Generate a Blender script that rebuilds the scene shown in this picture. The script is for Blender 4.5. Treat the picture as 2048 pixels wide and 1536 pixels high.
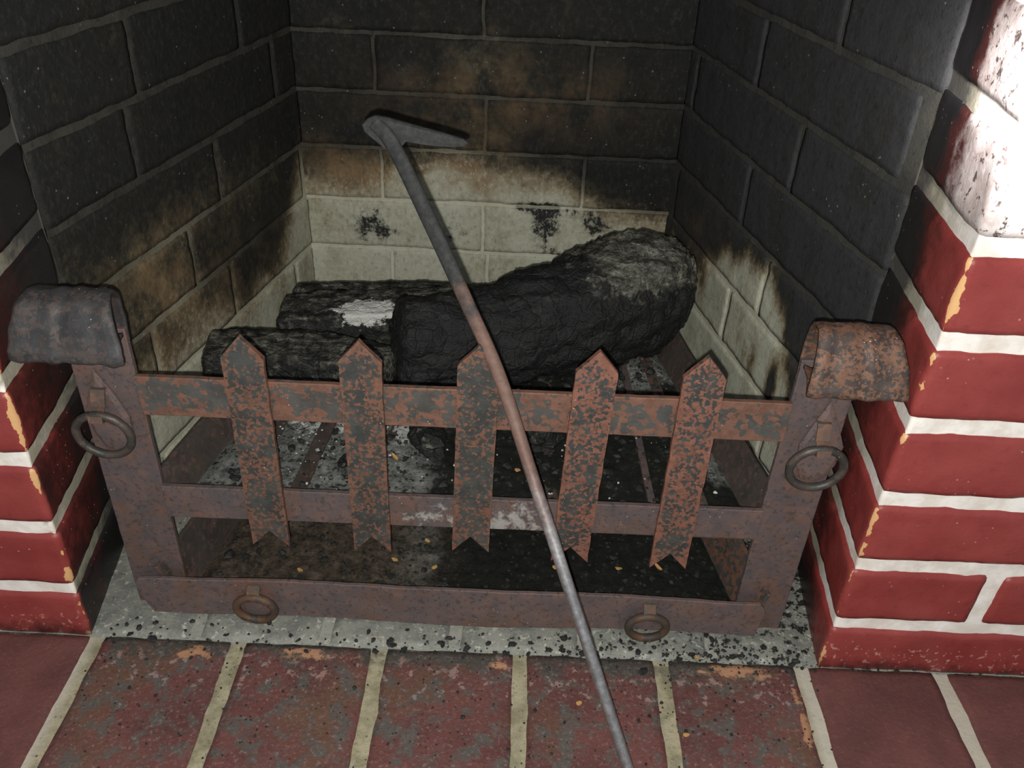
import bpy, math, random
import numpy as np
from mathutils import Vector, Matrix, noise

for _o in list(bpy.data.objects):
    bpy.data.objects.remove(_o)
scene = bpy.context.scene
COL = scene.collection
random.seed(7)

# ------------------------------------------------------------------ camera, light, exposure
cam_data = bpy.data.cameras.new('camera')
cam = bpy.data.objects.new('camera', cam_data)
COL.objects.link(cam)
cam_data.sensor_width = 36.0
cam_data.lens = 1713.9 / 2048 * 36.0
cam_data.clip_start = 0.02
CAM = Vector((0.4360, -0.4439, 0.5561))
RT = Vector((0.99894558, 0.02139521, 0.04061983))
UP = Vector((-0.04563648, 0.55919095, 0.82778185))
FW = Vector((0.00500368, 0.82876277, -0.55957773))
m = Matrix.Identity(4)
for i in range(3):
    m[i][0] = RT[i]; m[i][1] = UP[i]; m[i][2] = -FW[i]; m[i][3] = CAM[i]
cam.matrix_world = m
scene.camera = cam

world = bpy.data.worlds.new('world')
scene.world = world
world.use_nodes = True
world.node_tree.nodes['Background'].inputs[0].default_value = (0.86, 0.95, 1.0, 1)
world.node_tree.nodes['Background'].inputs[1].default_value = 0.30

def lamp(name, kind, loc, energy, color, target=None, **kw):
    d = bpy.data.lights.new(name, kind)
    d.energy = energy; d.color = color
    for k, v in kw.items():
        setattr(d, k, v)
    o = bpy.data.objects.new(name, d)
    COL.objects.link(o)
    o.location = loc
    if target is not None:
        o.rotation_euler = (Vector(target) - Vector(loc)).to_track_quat('-Z', 'Y').to_euler()
    return o

# the phone's flash, just under and left of the lens
FLASH = CAM - RT * 0.004 - UP * 0.010
lamp('camera_flash', 'POINT', FLASH, 12.5, (1.0, 0.985, 0.93), shadow_soft_size=0.0022)
# a bright lamp close to the right pier of the fireplace
lamp('side_lamp', 'SPOT', (0.640, -0.130, 0.490), 22.0, (1.0, 0.95, 0.95), target=(0.735, 0.0, 0.450),
     spot_size=math.radians(52), spot_blend=1.0, shadow_soft_size=0.02)

vs = scene.view_settings
vs.view_transform = 'Standard'
vs.look = 'None'
vs.gamma = 1.0
vs.use_curve_mapping = False
vs.exposure = 0.38

# ------------------------------------------------------------------ helpers
def fbm(x, y, z, octv=3):
    return noise.fractal((x, y, z), 0.7, 2.1, octv)

def link(name, verts, faces, mats, parent=None, attrs=None, midx=None, smooth=True):
    me = bpy.data.meshes.new(name)
    me.from_pydata([tuple(v) for v in verts], [], faces)
    for mt in (mats if isinstance(mats, (list, tuple)) else [mats]):
        me.materials.append(mt)
    if midx is not None:
        me.polygons.foreach_set('material_index', midx)
    me.polygons.foreach_set('use_smooth', [smooth] * len(me.polygons))
    if attrs:
        for k, arr in attrs.items():
            a = me.attributes.new(k, 'FLOAT', 'POINT')
            a.data.foreach_set('value', np.asarray(arr, dtype=np.float32))
    me.update()
    o = bpy.data.objects.new(name, me)
    COL.objects.link(o)
    if parent is not None:
        o.parent = parent
    return o

def empty(name, loc=(0, 0, 0)):
    o = bpy.data.objects.new(name, None)
    COL.objects.link(o)
    o.location = loc
    o.empty_display_size = 0.02
    return o

def tag(o, label=None, cat=None, group=None, kind=None):
    if label: o['label'] = label
    if cat: o['category'] = cat
    if group: o['group'] = group
    if kind: o['kind'] = kind
    return o

class MB:
    """collects geometry for one mesh"""
    def __init__(s):
        s.v = []; s.f = []; s.a = {}
    def add(s, v, f, **attrs):
        b = len(s.v)
        s.v.extend(v)
        s.f.extend([tuple(i + b for i in q) for q in f])
        for k in set(s.a) | set(attrs):
            if k not in s.a: s.a[k] = [0.0] * b
            s.a[k].extend(attrs.get(k, [0.0] * len(v)))
    def build(s, name, mats, parent=None, smooth=True):
        return link(name, s.v, s.f, mats, parent, s.a or None, None, smooth)

def rbox(dims, r, cell):
    """rounded box centred on the origin: returns verts, faces"""
    n = [max(2, int(round(d / cell)) + 1) for d in dims]
    h = [d / 2 for d in dims]
    V = []; F = []; idx = {}
    def key(i, j, k):
        t = (i, j, k)
        if t not in idx:
            p = [-h[0] + dims[0] * i / n[0], -h[1] + dims[1] * j / n[1], -h[2] + dims[2] * k / n[2]]
            c = [max(-h[q] + r, min(h[q] - r, p[q])) for q in range(3)]
            d = Vector(p) - Vector(c)
            if d.length > 1e-9:
                d = d.normalized() * r
            idx[t] = len(V)
            V.append(Vector(c) + d)
        return idx[t]
    for a in range(3):
        b, c = (a + 1) % 3, (a + 2) % 3
        for side in (0, n[a]):
            for i in range(n[b]):
                for j in range(n[c]):
                    q = []
                    for di, dj in ((0, 0), (1, 0), (1, 1), (0, 1)):
                        t = [0, 0, 0]; t[a] = side; t[b] = i + di; t[c] = j + dj
                        q.append(key(*t))
                    if side == 0: q.reverse()
                    F.append(tuple(q))
    return V, F

# ------------------------------------------------------------------ node materials
class NT:
    def __init__(s, name):
        s.m = bpy.data.materials.new(name)
        s.m.use_nodes = True
        s.t = s.m.node_tree
        s.t.nodes.clear()
        s.out = s.t.nodes.new('ShaderNodeOutputMaterial')
        s.b = s.t.nodes.new('ShaderNodeBsdfPrincipled')
        s.t.links.new(s.b.outputs[0], s.out.inputs[0])
        s.co = s.t.nodes.new('ShaderNodeTexCoord')
    def put(s, sock, v):
        if isinstance(v, (int, float)):
            sock.default_value = v
        elif isinstance(v, (tuple, list)):
            sock.default_value = (*v, 1) if len(v) == 3 and len(sock.default_value) == 4 else v
        else:
            s.t.links.new(v, sock)
    def attr(s, n):
        a = s.t.nodes.new('ShaderNodeAttribute'); a.attribute_name = n
        return a.outputs['Fac']
    def obj(s): return s.co.outputs['Object']
    def gen(s): return s.co.outputs['Generated']
    def noise(s, scale, detail=3, rough=.6, vec=None, dist=0, stretch=None):
        n = s.t.nodes.new('ShaderNodeTexNoise')
        n.inputs['Scale'].default_value = scale; n.inputs['Detail'].default_value = detail
        n.inputs['Roughness'].default_value = rough; n.inputs['Distortion'].default_value = dist
        v = vec or s.obj()
        if stretch:
            mp = s.t.nodes.new('ShaderNodeMapping'); mp.inputs['Scale'].default_value = stretch
            s.t.links.new(v, mp.inputs[0]); v = mp.outputs[0]
        s.t.links.new(v, n.inputs['Vector'])
        return n.outputs['Fac']
    def voro(s, scale, feature='F1', out='Distance', rnd=1.0):
        n = s.t.nodes.new('ShaderNodeTexVoronoi'); n.feature = feature
        n.inputs['Scale'].default_value = scale; n.inputs['Randomness'].default_value = rnd
        s.t.links.new(s.obj(), n.inputs['Vector'])
        return n.outputs[out]
    def math(s, op, a, b=0.0, c=None, clamp=False):
        n = s.t.nodes.new('ShaderNodeMath'); n.operation = op; n.use_clamp = clamp
        s.put(n.inputs[0], a); s.put(n.inputs[1], b)
        if c is not None: s.put(n.inputs[2], c)
        return n.outputs[0]
    def step(s, v, lo, hi):
        n = s.t.nodes.new('ShaderNodeMapRange'); n.interpolation_type = 'SMOOTHSTEP'
        s.put(n.inputs[0], v); n.inputs[1].default_value = lo; n.inputs[2].default_value = hi
        return n.outputs[0]
    def lin(s, v, lo, hi, a, b):
        n = s.t.nodes.new('ShaderNodeMapRange')
        s.put(n.inputs[0], v); n.inputs[1].default_value = lo; n.inputs[2].default_value = hi
        n.inputs[3].default_value = a; n.inputs[4].default_value = b
        return n.outputs[0]
    def mix(s, f, a, b):
        n = s.t.nodes.new('ShaderNodeMix'); n.data_type = 'RGBA'
        s.put(n.inputs[0], f); s.put(n.inputs[6], a); s.put(n.inputs[7], b)
        return n.outputs[2]
    def ramp(s, v, stops):
        n = s.t.nodes.new('ShaderNodeValToRGB')
        e = n.color_ramp.elements
        e[0].position = stops[0][0]; e[0].color = (*stops[0][1], 1)
        e[1].position = stops[-1][0]; e[1].color = (*stops[-1][1], 1)
        for p, c in stops[1:-1]:
            x = e.new(p); x.color = (*c, 1)
        s.put(n.inputs[0], v)
        return n.outputs[0]
    def sep(s, v, i):
        n = s.t.nodes.new('ShaderNodeSeparateXYZ'); s.t.links.new(v, n.inputs[0]); return n.outputs[i]
    def bump(s, h, strength=.4, dist=.002):
        n = s.t.nodes.new('ShaderNodeBump'); n.inputs['Strength'].default_value = strength
        n.inputs['Distance'].default_value = dist
        s.put(n.inputs['Height'], h); s.t.links.new(n.outputs[0], s.b.inputs['Normal'])
    def fin(s, col, rough=.8, spec=.3, metal=0.0, coat=0.0):
        s.put(s.b.inputs['Base Color'], col); s.put(s.b.inputs['Roughness'], rough)
        s.put(s.b.inputs['Specular IOR Level'], spec); s.put(s.b.inputs['Metallic'], metal)
        s.put(s.b.inputs['Coat Weight'], coat)
        if coat: s.b.inputs['Coat Roughness'].default_value = .25
        return s.m

def firebrick_mat(name, grey=(0.016, 0.016, 0.016), rough=.75, streak=(1, 1, 1)):
    s = NT(name)
    soot = s.attr('soot'); mort = s.attr('mortar')
    n1 = s.noise(22, 5, .62, stretch=streak); n2 = s.noise(130, 4, .65)
    e = s.math('ADD', soot, s.math('MULTIPLY', s.math('SUBTRACT', n1, .5), .75))
    e = s.math('ADD', e, s.math('MULTIPLY', s.math('SUBTRACT', n2, .5), .55))
    e = s.math('SUBTRACT', e, s.math('MULTIPLY', mort, .05))
    col = s.ramp(e, [(0.0, (.52, .52, .42)), (.20, (.42, .41, .31)), (.36, (.29, .245, .165)), (.50, (.15, .115, .068)),
                     (.64, (.058, .048, .030)), (.80, tuple(.5 * g + .5 * h for g, h in zip(grey, (.022, .020, .016)))), (.95, grey)])
    # tan heat stain
    col = s.mix(s.math('MULTIPLY', s.attr('warm'), s.step(s.noise(30, 4, .6), .35, .7)), col, (.27, .17, .085))
    mp = s.math('MULTIPLY', s.step(s.noise(26, 4, .65), .36, .56), s.step(soot, 1.12, .70))
    mc = s.mix(s.step(soot, .85, .45), (.082, .078, .063), (.24, .22, .155))
    mk = s.math('MULTIPLY', s.math('MULTIPLY', mort, s.step(soot, .25, .5)), s.lin(mp, 0, 1, .25, .9))
    col = s.mix(mk, col, mc)
    # soot blots
    bl = s.math('ADD', s.attr('blot'), s.math('MULTIPLY', s.math('SUBTRACT', s.noise(62, 5, .72), .5), 2.1))
    col = s.mix(s.math('MULTIPLY', s.step(bl, .40, .80), .55), col, (.07, .066, .058))
    col = s.mix(s.step(bl, .66, .82), col, (.014, .014, .015))
    # fine tonal grain: sooty dust and bare pits
    gr = s.noise(260, 5, .75, stretch=(1, 1, .6))
    col = s.mix(s.math('MULTIPLY', s.step(gr, .50, .68), .50), col, s.mix(s.step(soot, .3, .8), (.62, .61, .50), (.052, .050, .044)))
    col = s.mix(s.math('MULTIPLY', s.step(gr, .46, .32), .55), col, s.mix(s.step(soot, .3, .8), (.16, .145, .10), (.006, .006, .006)))
    # loose flecks of ash caught on the soot
    fl = s.math('MULTIPLY', s.step(s.voro(140), .16, .08), s.step(s.noise(40, 2), .56, .62))
    col = s.mix(s.math('MULTIPLY', fl, .45), col, (.35, .35, .32))
    s.bump(s.math('ADD', s.noise(420, 4, .7), s.math('MULTIPLY', s.noise(90, 4, .6), 1.5)), .5, .0012)
    col = s.mix(s.math('MULTIPLY', s.math('MULTIPLY', mort, s.step(soot, .7, .3)), .45), col, (.62, .59, .46))
    return s.fin(col, rough, .25)

def painted_mat(name):
    s = NT(name)
    soot = s.attr('soot'); mort = s.attr('mortar'); edge = s.attr('edge')
    n1 = s.noise(18, 5, .6); n2 = s.noise(110, 4, .65)
    red = s.mix(s.step(n1, .3, .7), (.225, .034, .031), (.285, .052, .046))
    red = s.mix(s.math('MULTIPLY', s.step(n2, .55, .7), .25), red, (.12, .016, .017))
    # pink chips in the paint
    chip = s.math('ADD', s.math('MULTIPLY', s.math('SUBTRACT', s.noise(200, 3, .55), .5), 2.0), s.math('MULTIPLY', s.attr('chips'), .44))
    red = s.mix(s.step(chip, .62, .70), red, (.45, .20, .17))
    # bare orange brick along the arris
    ch = s.math('ADD', edge, s.math('MULTIPLY', s.math('SUBTRACT', s.noise(85, 3, .55), .5), 2.2))
    red = s.mix(s.step(ch, .95, 1.02), red, (.62, .36, .16))
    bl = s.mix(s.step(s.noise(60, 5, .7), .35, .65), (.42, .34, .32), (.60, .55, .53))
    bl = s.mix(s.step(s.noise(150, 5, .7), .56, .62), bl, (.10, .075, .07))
    red = s.mix(s.attr('bleach'), red, bl)  # pale top courses, part of the hot spot's brightness put into the colour
    white = s.mix(s.step(s.noise(60, 4, .6), .35, .65), (.72, .65, .58), (.86, .81, .76))
    e = s.math('ADD', soot, s.math('MULTIPLY', s.math('SUBTRACT', n1, .5), .9))
    e = s.math('ADD', e, s.math('MULTIPLY', s.math('SUBTRACT', n2, .5), .5))
    red = s.mix(s.step(e, .15, .62), red, (.060, .016, .014))
    red = s.mix(s.step(e, .55, .92), red, (.017, .0155, .016))
    white = s.mix(s.step(e, .05, .55), white, (.36, .33, .25))
    white = s.mix(s.step(e, .6, 1.0), white, (.07, .066, .058))
    fl = s.math('MULTIPLY', s.step(s.voro(160), .13, .07), s.step(s.noise(30, 2), .5, .6))
    red = s.mix(s.math('MULTIPLY', fl, .5), red, (.6, .45, .42))
    s.bump(s.math('ADD', s.math('MULTIPLY', s.noise(350, 4, .7), .5), s.noise(60, 4, .6)), .35, .0015)
    return s.fin(s.mix(mort, red, white), s.lin(mort, 0, 1, .42, .8), .4)

def hearth_mat(name):
    s = NT(name)
    mort = s.attr('mortar'); y = s.sep(s.obj(), 1)
    n1 = s.noise(16, 5, .65); n2 = s.noise(60, 5, .65); n3 = s.noise(230, 3, .6)
    red = s.mix(s.step(n1, .35, .65), (.098, .038, .035), (.140, .052, .046))
    red = s.mix(s.math('MULTIPLY', s.step(s.noise(9, 3, .6), .5, .68), s.math('SUBTRACT', 1.0, s.attr('clean'))), red, (.120, .062, .042))
    wear = s.math('MULTIPLY', s.step(n2, .48, .60), s.math('SUBTRACT', 1.0, s.attr('clean')))
    red = s.mix(wear, red, (.090, .076, .068))
    pk = s.math('ADD', s.math('MULTIPLY', s.math('SUBTRACT', s.noise(120, 4, .6), .5), 2.0), s.math('MULTIPLY', s.attr('chips'), .34))
    red = s.mix(s.math('MULTIPLY', s.step(pk, .50, .60), .9), red, s.mix(s.step(n1, .4, .6), (.30, .17, .145), (.26, .175, .165)))
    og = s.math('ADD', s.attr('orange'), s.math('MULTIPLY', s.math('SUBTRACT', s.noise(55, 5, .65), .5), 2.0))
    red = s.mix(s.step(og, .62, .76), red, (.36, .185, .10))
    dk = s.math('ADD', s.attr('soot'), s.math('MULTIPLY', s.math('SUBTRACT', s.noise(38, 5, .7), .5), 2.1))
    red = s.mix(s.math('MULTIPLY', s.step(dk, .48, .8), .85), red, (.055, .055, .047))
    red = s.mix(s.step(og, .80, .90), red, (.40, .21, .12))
    sp = s.math('MULTIPLY', s.step(s.voro(190), .22, .12), s.step(s.noise(55, 3), .50, .56))
    sp = s.math('MULTIPLY', sp, s.math('SUBTRACT', 1.0, s.attr('clean')))
    cream = s.mix(s.step(s.noise(50, 5, .65), .38, .66), (.37, .33, .22), (.22, .20, .125))
    cream = s.mix(s.math('MULTIPLY', s.step(dk, .55, .9), .75), cream, (.10, .095, .065))
    cream = s.mix(s.attr('pale'), cream, (.50, .46, .39))
    col = s.mix(mort, red, cream)
    col = s.mix(sp, col, (.018, .017, .015))
    # ash covered inner hearth
    ash = s.mix(s.step(s.noise(45, 5, .65), .36, .66), (.25, .25, .215), (.150, .160, .142))
    ash = s.mix(s.math('MULTIPLY', mort, .6), ash, (.34, .34, .30))
    ash = s.mix(s.step(s.noise(190, 4, .7), .56, .64), ash, (.42, .41, .36))
    ash = s.mix(s.step(s.math('ADD', s.math('MULTIPLY', s.attr('black'), .13), s.noise(120, 4, .7)), .66, .74), ash, (.016, .016, .014))
    inn = s.step(s.math('ADD', s.math('ADD', y, .002), s.math('MULTIPLY', s.math('SUBTRACT', s.noise(60, 4), .5), .010)), -.001, .0015)
    col = s.mix(inn, col, ash)
    g2 = s.noise(330, 4, .75)
    col = s.mix(s.math('MULTIPLY', s.step(g2, .54, .68), s.lin(s.attr('clean'), 0, 1, .35, .10)), col, (.34, .27, .24))
    col = s.mix(s.math('MULTIPLY', s.step(g2, .44, .32), s.lin(s.attr('clean'), 0, 1, .55, .2)), col, (.030, .024, .022))
    s.bump(s.math('ADD', s.noise(300, 4, .7), s.noise(70, 4, .6)), .5, .0014)
    return s.fin(col, .62, .35)

def rust_mat(name, dark=(.066, .068, .064), rust=(.195, .092, .060), amount=.5, scale=290, edge=.0, plum=0.0, rough=.62):
    s = NT(name)
    n = s.noise(scale, 2, .5, dist=.3); big = s.noise(scale * .16, 3, .6)
    rr = s.mix(s.step(s.noise(scale * .7, 4), .35, .7), rust, tuple(c * .68 for c in rust))
    dd = s.mix(s.step(s.noise(scale * .3, 4), .35, .65), dark, tuple(c * .62 for c in dark))
    v = s.math('ADD', n, s.math('MULTIPLY', s.math('SUBTRACT', big, .5), .55))
    v = s.math('ADD', v, s.attr('rusty'))
    if edge:
        v = s.math('ADD', v, s.math('MULTIPLY', s.attr('rim'), edge))
    msk = s.step(v, 1 - amount - .02, 1 - amount + .02)
    vd = s.math('ADD', s.voro(scale * .85), s.math('MULTIPLY', s.math('SUBTRACT', s.noise(scale * 2.2, 2), .5), .35))
    dots = s.math('MULTIPLY', s.step(vd, .36, .30), s.step(s.math('ADD', big, s.math('MULTIPLY', v, .3)), .52, .60))
    pits = s.math('MULTIPLY', s.step(vd, .34, .28), s.step(s.noise(scale * .3, 2), .56, .60))
    msk = s.math('MAXIMUM', msk, dots)
    msk = s.math('MULTIPLY', msk, s.math('SUBTRACT', 1.0, pits))
    col = s.mix(msk, dd, rr)
    if plum:
        pl = s.mix(s.step(s.noise(60, 5, .6), .35, .68), (.165, .110, .100), (.112, .092, .096))
        pl = s.mix(s.math('MULTIPLY', s.step(s.noise(34, 5, .7), .5, .62), .75), pl, (.165, .092, .068))
        pl = s.mix(s.math('MULTIPLY', s.step(s.noise(260, 4, .7), .54, .62), .7), pl, (.060, .048, .043))
        col = s.mix(plum, col, pl)
    ash = s.math('ADD', s.attr('ashy'), s.math('MULTIPLY', s.math('SUBTRACT', s.noise(95, 5, .7), .5), 1.7))
    col = s.mix(s.math('MULTIPLY', s.step(ash, .55, .8), .8), col, (.40, .38, .35))
    sp = s.math('MULTIPLY', s.step(s.voro(200), .10, .05), s.step(s.noise(30, 2), .55, .6))
    col = s.mix(sp, col, (.55, .5, .45))
    s.bump(s.math('ADD', s.noise(420, 4, .7), n), .45, .0007)
    return s.fin(col, rough, .45, .25)

def char_mat(name):
    s = NT(name)
    n = s.noise(60, 6, .72, stretch=(.5, 1.6, 1.6)); n2 = s.noise(240, 4, .7)
    v = s.math('ADD', s.math('MULTIPLY', n, .6), s.math('MULTIPLY', n2, .4))
    col = s.ramp(v, [(.30, (.006, .0065, .0065)), (.52, (.0095, .010, .0098)), (.62, (.024, .024, .022)), (.74, (.10, .10, .09))])
    grey = s.ramp(v, [(.36, (.010, .010, .009)), (.46, (.045, .043, .034)), (.55, (.13, .125, .10)), (.66, (.34, .33, .28))])
    a = s.math('ADD', s.attr('ashy'), s.math('MULTIPLY', s.math('SUBTRACT', s.noise(85, 5, .7), .5), 1.7))
    col = s.mix(s.step(a, .45, .75), col, grey)
    grey = s.mix(s.math('MULTIPLY', s.step(s.math('ADD', s.voro(95, 'DISTANCE_TO_EDGE'), s.math('MULTIPLY', n2, .12)), .16, .05), .9), grey, (.010, .010, .009))
    w = s.math('ADD', s.attr('white'), s.math('MULTIPLY', s.math('SUBTRACT', s.noise(110, 5, .75), .5), 1.6))
    col = s.mix(s.step(w, .62, .75), col, (.62, .62, .58))
    cr = s.voro(75, 'DISTANCE_TO_EDGE')
    s.bump(s.math('ADD', s.math('ADD', n2, n), s.math('MULTIPLY', s.step(cr, 0, .10), .25)), 1.0, .0024)
    return s.fin(col, .6, .4)

def ash_mat(name):
    s = NT(name)
    n = s.noise(90, 6, .72); n2 = s.noise(330, 3, .7)
    v = s.math('ADD', s.math('MULTIPLY', n, .65), s.math('MULTIPLY', n2, .35))
    pale = s.ramp(v, [(.36, (.018, .019, .017)), (.46, (.11, .115, .105)), (.60, (.20, .205, .19)), (.70, (.42, .42, .40))])
    blk = s.ramp(v, [(.40, (.006, .0062, .005)), (.58, (.014, .0145, .012)), (.68, (.07, .07, .055)), (.76, (.2, .2, .15))])
    brn = s.ramp(v, [(.38, (.014, .012, .009)), (.52, (.065, .050, .036)), (.64, (.115, .085, .065)), (.74, (.28, .28, .25))])
    col = s.mix(s.step(s.math('ADD', s.attr('black'), s.math('MULTIPLY', s.math('SUBTRACT', s.noise(28, 4), .5), .9)), .35, .65), pale, blk)
    col = s.mix(s.attr('brown'), col, brn)
    wh = s.math('ADD', s.attr('white'), s.math('MULTIPLY', s.math('SUBTRACT', s.noise(150, 5, .7), .5), 1.6))
    col = s.mix(s.step(wh, .6, .78), col, (.46, .46, .44))
    bs = s.math('MULTIPLY', s.step(s.noise(210, 4, .7), .55, .60), s.math('SUBTRACT', 1.0, s.math('MULTIPLY', s.attr('brown'), .6)))
    col = s.mix(s.math('MULTIPLY', bs, .9), col, (.012, .012, .011))
    s.bump(v, .8, .003)
    return s.fin(col, .9, .2)

def flat_mat(name, col, col2=None, scale=200, rough=.7, metal=0.0, spec=.4):
    s = NT(name)
    c = s.mix(s.step(s.noise(scale, 4), .35, .65), col, col2 or tuple(x * .6 for x in col))
    s.bump(s.noise(scale * 2, 4), .4, .0006)
    return s.fin(c, rough, spec, metal)

def poker_mat(name):
    s = NT(name)
    t = s.attr('along')   # 0 foot, 1 head
    n = s.noise(70, 5, .65); n2 = s.noise(260, 4, .65)
    steel = s.mix(s.step(n2, .35, .7), (.30, .29, .29), (.46, .45, .46))
    rust = s.mix(s.step(n2, .35, .7), (.125, .070, .054), (.165, .098, .078))
    dark = s.mix(s.step(n2, .35, .7), (.026, .027, .027), (.046, .046, .045))
    tn = s.math('ADD', t, s.math('MULTIPLY', s.math('SUBTRACT', n, .5), .22))
    col = s.mix(s.step(tn, .26, .42), steel, rust)
    col = s.mix(s.step(tn, .56, .68), col, dark)
    s.bump(n2, .3, .0004)
    return s.fin(col, s.lin(t, .25, .5, .36, .75), s.lin(t, .4, .7, .6, .2), s.lin(t, .25, .45, .85, .05))

M = dict(
    back=firebrick_mat('sooty_firebrick_back', (.0115, .0115, .0098)),
    left=firebrick_mat('sooty_firebrick_left', (.0170, .0170, .0155), streak=(1, 1, .4)),
    right=firebrick_mat('sooty_firebrick_right', (.036, .037, .0385), rough=.72, streak=(1.4, 1.4, .4)),  # soot grey lifted: the wall's sheen is put into this colour
    paint=painted_mat('red_painted_brick'), hearth=hearth_mat('hearth_brick'),
    picket=rust_mat('flaking_rust', amount=.42, edge=.15),
    picket_hot=rust_mat('flaking_rust_orange', rust=(.240, .103, .070), amount=.47, edge=.17),
    rail=rust_mat('rail_rust', rust=(.205, .098, .064), dark=(.080, .082, .075), amount=.47, scale=190, edge=.15, plum=.12),
    plum=rust_mat('plum_rust', amount=.45, scale=90, plum=.88, edge=.0),
    post=rust_mat('post_rust', amount=.42, scale=80, plum=.72, dark=(.068, .062, .062), rust=(.15, .08, .06)),
    scroll_dark=rust_mat('scroll_dark', dark=(.050, .047, .049), rust=(.078, .060, .054), amount=.45, scale=240),
    scroll_rust=rust_mat('scroll_rust', dark=(.075, .056, .050), rust=(.175, .088, .056), amount=.50, scale=330),
    ring=rust_mat('ring_iron', dark=(.060, .056, .050), rust=(.085, .064, .054), amount=.45, scale=120, rough=.45),
    ring_brown=rust_mat('ring_brown', dark=(.070, .052, .042), rust=(.12, .066, .040), amount=.45, scale=90),
    bracket=rust_mat('bracket', dark=(.14, .095, .08), rust=(.18, .10, .07), amount=.5, scale=120),
    char=char_mat('charred_wood'), ash=ash_mat('ash_and_soot'),
    crumb=flat_mat('charcoal_crumb', (.010, .010, .009), (.022, .022, .020)),
    whitecrumb=flat_mat('ash_crumb', (.55, .55, .52), (.32, .32, .30), rough=.9),
    chip=flat_mat('wood_chip', (.52, .30, .10), (.40, .21, .08)),
    poker=poker_mat('poker_steel'),
    plate=rust_mat('pan_plate', dark=(.055, .050, .040), rust=(.11, .068, .055), amount=.40, scale=150, plum=.25),
)

# ------------------------------------------------------------------ masonry
H = 0.0625
XL, XR = 0.1166, 0.6915
ZF = 0.0497                      # first joint above the hearth on the painted piers
ZB = 0.0993                      # a joint of the firebox walls
PL = Vector((.1011, .1192, 0)); BL = Vector((.1884, .5177, 0))
PR = Vector((.7034, .1167, 0)); BR = Vector((.6166, .5177, 0))
TOP = 0.80

def blob(u, v, cu, cv, ru, rv):
    d = ((u - cu) / ru) ** 2 + ((v - cv) / rv) ** 2
    return math.exp(-d)

def sstep(x, a, b):
    t = max(0.0, min(1.0, (x - a) / (b - a)))
    return t * t * (3 - 2 * t)

def wall_rows(lo, joint0, top):
    js = [lo]
    z = joint0
    while z > lo + .012 + H: z -= H
    while z < top:
        if z > lo + .012: js.append(z)
        z += H
    js.append(top)
    return js

def brick_wall(name, A, B, ext_a, ext_b, rows, joints, jw, mat, soot_fn, proud=.0005, cell=.0055, seed=0, thick=.05):
    """wall from plan point A to B (u from 0 at A); room on the right-hand side of A->B; one mesh"""
    du = (B - A); L = du.length; du = du / L
    nrm = Vector((du.y, -du.x, 0))
    mb = MB()
    def put(V, F, mort, off):
        vv = []; so = []; wa = []; bl = []
        for p in V:
            u, d, z = p
            w = A + du * u + nrm * d; w.z = z
            vv.append(w)
            s_, w_, b_ = soot_fn(u, z)
            so.append(s_); wa.append(w_); bl.append(b_)
        mb.add(vv, F, soot=so, warm=wa, blot=bl, mortar=[mort] * len(V))
    u0, u1 = -ext_a, L + ext_b
    # mortar bed, a slab with its own depth
    nu = int((u1 - u0) / .006); nz = int((rows[-1] - rows[0]) / .006)
    V = []; F = []
    for j in range(nz + 1):
        for i in range(nu + 1):
            u = u0 + (u1 - u0) * i / nu; z = rows[0] + (rows[-1] - rows[0]) * j / nz
            d = .0006 * fbm(u * 70 + seed, z * 70, 3.3) - .0008
            V.append((u, d, z))
    for j in range(nz):
        for i in range(nu):
            a = j * (nu + 1) + i
            F.append((a, a + 1, a + nu + 2, a + nu + 1))
    b = len(V)
    V += [(u0, -thick, rows[0]), (u1, -thick, rows[0]), (u1, -thick, rows[-1]), (u0, -thick, rows[-1])]
    F += [(b, b + 3, b + 2, b + 1)]
    put(V, F, 1.0, 0)
    rnd = random.Random(seed)
    for r in range(len(rows) - 1):
        z0, z1 = rows[r], rows[r + 1]
        js = sorted(joints.get(r, []))
        full = []
        if js:
            x = js[0]
            while x > u0: full.append(x); x -= .235
            for q in js[1:]: full.append(q)
            x = js[-1] + .235
            while x < u1: full.append(x); x += .235
        else:
            x = (.235 if r % 2 else .118)
            while x < u1: full.append(x); x += .235
        full = sorted(set([u0] + full + [u1]))
        for a, c in zip(full[:-1], full[1:]):
            if c - a < .02: continue
            w = c - a - (jw * .8 if c < u1 - 1e-6 else 0) * .5 - (jw * .8 if a > u0 + 1e-6 else 0) * .5
            ca = a + (jw * .4 if a > u0 + 1e-6 else 0) + w / 2
            hh = z1 - z0 - jw
            cz = (z0 + z1) / 2
            if r == 0: hh = z1 - z0 - jw / 2; cz = z0 + hh / 2
            V, F = rbox((w, .016, hh), .0010, cell)
            V2 = []
            tilt = rnd.uniform(-.0004, .0004); pr = proud + rnd.uniform(-.0002, .0006)
            for p in V:
                u = p.x + ca; z = p.z + cz
                e1 = .0013 * fbm(u * 45, z * 45, seed + r * 3.1)
                e2 = .0013 * fbm(u * 45 + 9, z * 45, seed + r * 5.7)
                edge = 1.0
                d = p.y + pr - .008 + tilt * p.x / .1 + .0007 * fbm(u * 60, z * 60, 2.2 + r)
                V2.append((u + e1 * edge, d, z + e2 * edge))
            # box faces outwards whichever way the frame is handed
            F = [tuple(reversed(q)) for q in F] if (du.cross(nrm)).z < 0 else F
            put(V2, F, 0.0, 0)
    o = mb.build(name, mat)
    tag(o, kind='structure')
    return o

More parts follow.
